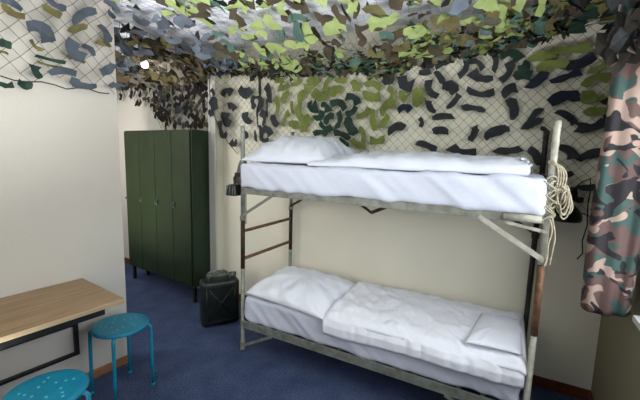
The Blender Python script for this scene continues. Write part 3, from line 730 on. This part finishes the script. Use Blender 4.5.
for k in range(7):    # coil of loose loops on the window side
    cx, cz, rx, rz = px_+.045+.004*k, 1.385-.008*k, .016+.006*(k%4), .045+.014*(k%3); yy = -.02+.012*(k%4)
    spl([(cx+rx*cos(i*pi/5), yy+.012*sin(i*1.9+k), cz+rz*sin(i*pi/5)) for i in range(10)], True)
for k in range(4):    # strands rising to the top hitch
    spl([(px_+.02+.008*k,-.015,1.40),(px_+.03+.012*k,-.02,1.47),(px_+.015+.006*k,-.02,1.53),(px_-.012,-.022,1.56-.01*k),(px_-.02,0,1.54)])
spl([(px_+.01,-.026,1.27),(px_+.03,-.028,1.22),(px_+.012,-.026,1.15),(px_+.02,-.026,1.09),(px_+.008,-.028,1.04)])
spl([(px_+.02,-.024,1.27),(px_+.042,-.024,1.20),(px_+.035,-.024,1.12),(px_+.03,-.024,1.05)])
cu.materials.append(M_rope); tmp = bpy.data.objects.new('rope_curve', cu); COL.objects.link(tmp); bpy.context.view_layer.update()
rme = bpy.data.meshes.new_from_object(tmp.evaluated_get(bpy.context.evaluated_depsgraph_get())); bpy.data.objects.remove(tmp)
ro = bpy.data.objects.new('rope', rme); COL.objects.link(ro)
for f in rme.polygons: f.use_smooth = True
tag(ro, 'beige rope knotted and coiled on the bunk post nearest the curtain', 'rope')

# ------------------------------------------------------------------ two clip-on reading lamps
def lamp_right():
    c = Vector((2.045,.55,1.235))
    t = thing('reading_lamp', 'black reading lamp with round shade hanging behind the roped bunk post', 'lamp', c)
    bm = NB(); lathe(bm, [(.078,-.045),(.085,-.03),(.08,.0),(.062,.03),(.035,.055),(.022,.07)], (0,0,0), 24); link('lamp_shade', bm, M_lampblk, t, True)
    bm = NB(); tube(bm, ((0,0,.06),(.008,.01,.10),(.018,.03,.135)), .015, 10); box(bm, (-.005,.02,.12),(.045,.115,.155)); link('arm', bm, M_lampblk, t, True)
    bm = NB(); tube(bm, [(.035,.115,.14),(.08,.12,.19),(.115,.125,.21),(.125,.125,.15),(.12,.125,.05),(.13,.125,-.08),(.115,.125,-.18),(.125,.125,-.26),(.10,.125,-.30)], .004, 6); link('cord', bm, M_lampblk, t, True)
lamp_right()
c = Vector((-.075,.0,1.27))
t = thing('reading_lamp', 'small black boxy reading lamp clipped to the bunk post by the jerrycan', 'lamp', c)
bm = NB(); v = box(bm, (-.055,-.04,-.05),(.035,.045,.035))
for q in v[4:]: q.co.x *= .78; q.co.y *= .8
link('lamp_shade', bm, M_lampblk, t, bevel=.008)
bm = NB(); tube(bm, ((.0,0,.03),(-.005,.0,.08),(.02,.0,.12)), .012, 8); box(bm, (.01,-.018,.095),(.085,.018,.125)); link('clamp', bm, M_lampblk, t, bevel=.004)
for k in (-1,0,1):
    pass
bm = NB()
for k in range(3): tube(bm, ((-.045+.03*k,-.046,-.045),(-.04+.027*k,-.042,.03)), .004, 6)
link('rib', bm, M_can_w, t, True)
# brownish rag stuffed behind the post
rg = pillow([(-.11,.035,0),(.0,.02,0),(.005,.09,.0),(-.10,.10,0)], 0, .17, .02, 3.3, wr=.02, n=24, pin=.1)
bmesh.ops.translate(rg, verts=rg.verts, vec=(0,0,1.32))
o = link('cloth_pouch', rg, LM[GB], smooth=True); tag(o, 'grey-brown cloth pouch above the boxy lamp at the bunk post', 'pouch')

# ------------------------------------------------------------------ light
def area(name, loc, rot, sx, sy, power, col):
    l = bpy.data.lights.new(name, 'AREA'); l.shape = 'RECTANGLE'; l.size = sx; l.size_y = sy; l.energy = power; l.color = col
    o = bpy.data.objects.new(name, l); COL.objects.link(o); o.location = loc; o.rotation_euler = rot; return o
area('window_daylight', (XR+.25,-.87,1.6), (0,radians(90),0), 1.5, 1.9, 50, (.95,.98,1.0))
fb = area('bounce_fill', (.55,-1.9,.3), (radians(180-10),radians(4),0), 1.5, 1.0, 72, (.97,.98,1)); fb.data.spread = radians(105)  # added unseen lamp, stands in for bounced light to brighten the ceiling
rd = area('room_fill', (-.1,-3.15,1.75), (radians(86),0,radians(3)), 1.3, 1.2, 9, (1,.985,.96)); rd.data.spread = radians(95)  # added unseen fill lamp brightening the back wall, no window there
area('hall_fill', (-2.6,-1.9,1.8), (radians(85),0,radians(-12)), 1.2, 1.2, 17, (1,.98,.94))  # added fill lamp, unseen, to brighten the hallway
hb = area('hall_bounce_fill', (-1.9,-.5,.3), (radians(180-20),0,0), 1.0, 1.0, 20, (1,.98,.95)); hb.data.spread = radians(110)  # added unseen lamp lifting the hallway net from below
pl = bpy.data.lights.new('hall_lamp_light', 'POINT'); pl.energy = 3.5; pl.color = (1,.98,.94); pl.shadow_soft_size = .05
po = bpy.data.objects.new('hall_lamp_light', pl); COL.objects.link(po); po.location = LAMP+Vector((0,0,-.06))
area('hall_fill', (-2.4,-2.2,1.9), (radians(80),0,0), 1.2, 1.2, 14, (1,.98,.94))  # second added hallway fill lamp, also unseen
w = bpy.data.worlds.new('world'); S.world = w; w.use_nodes = True
bg = w.node_tree.nodes['Background']; sky = w.node_tree.nodes.new('ShaderNodeTexSky'); sky.sky_type = 'NISHITA'; sky.sun_disc = False; sky.sun_elevation = radians(40)
w.node_tree.links.new(sky.outputs[0], bg.inputs[0]); bg.inputs[1].default_value = .25
S.view_settings.view_transform = 'Standard'; S.view_settings.look = 'None'; S.view_settings.exposure = .14
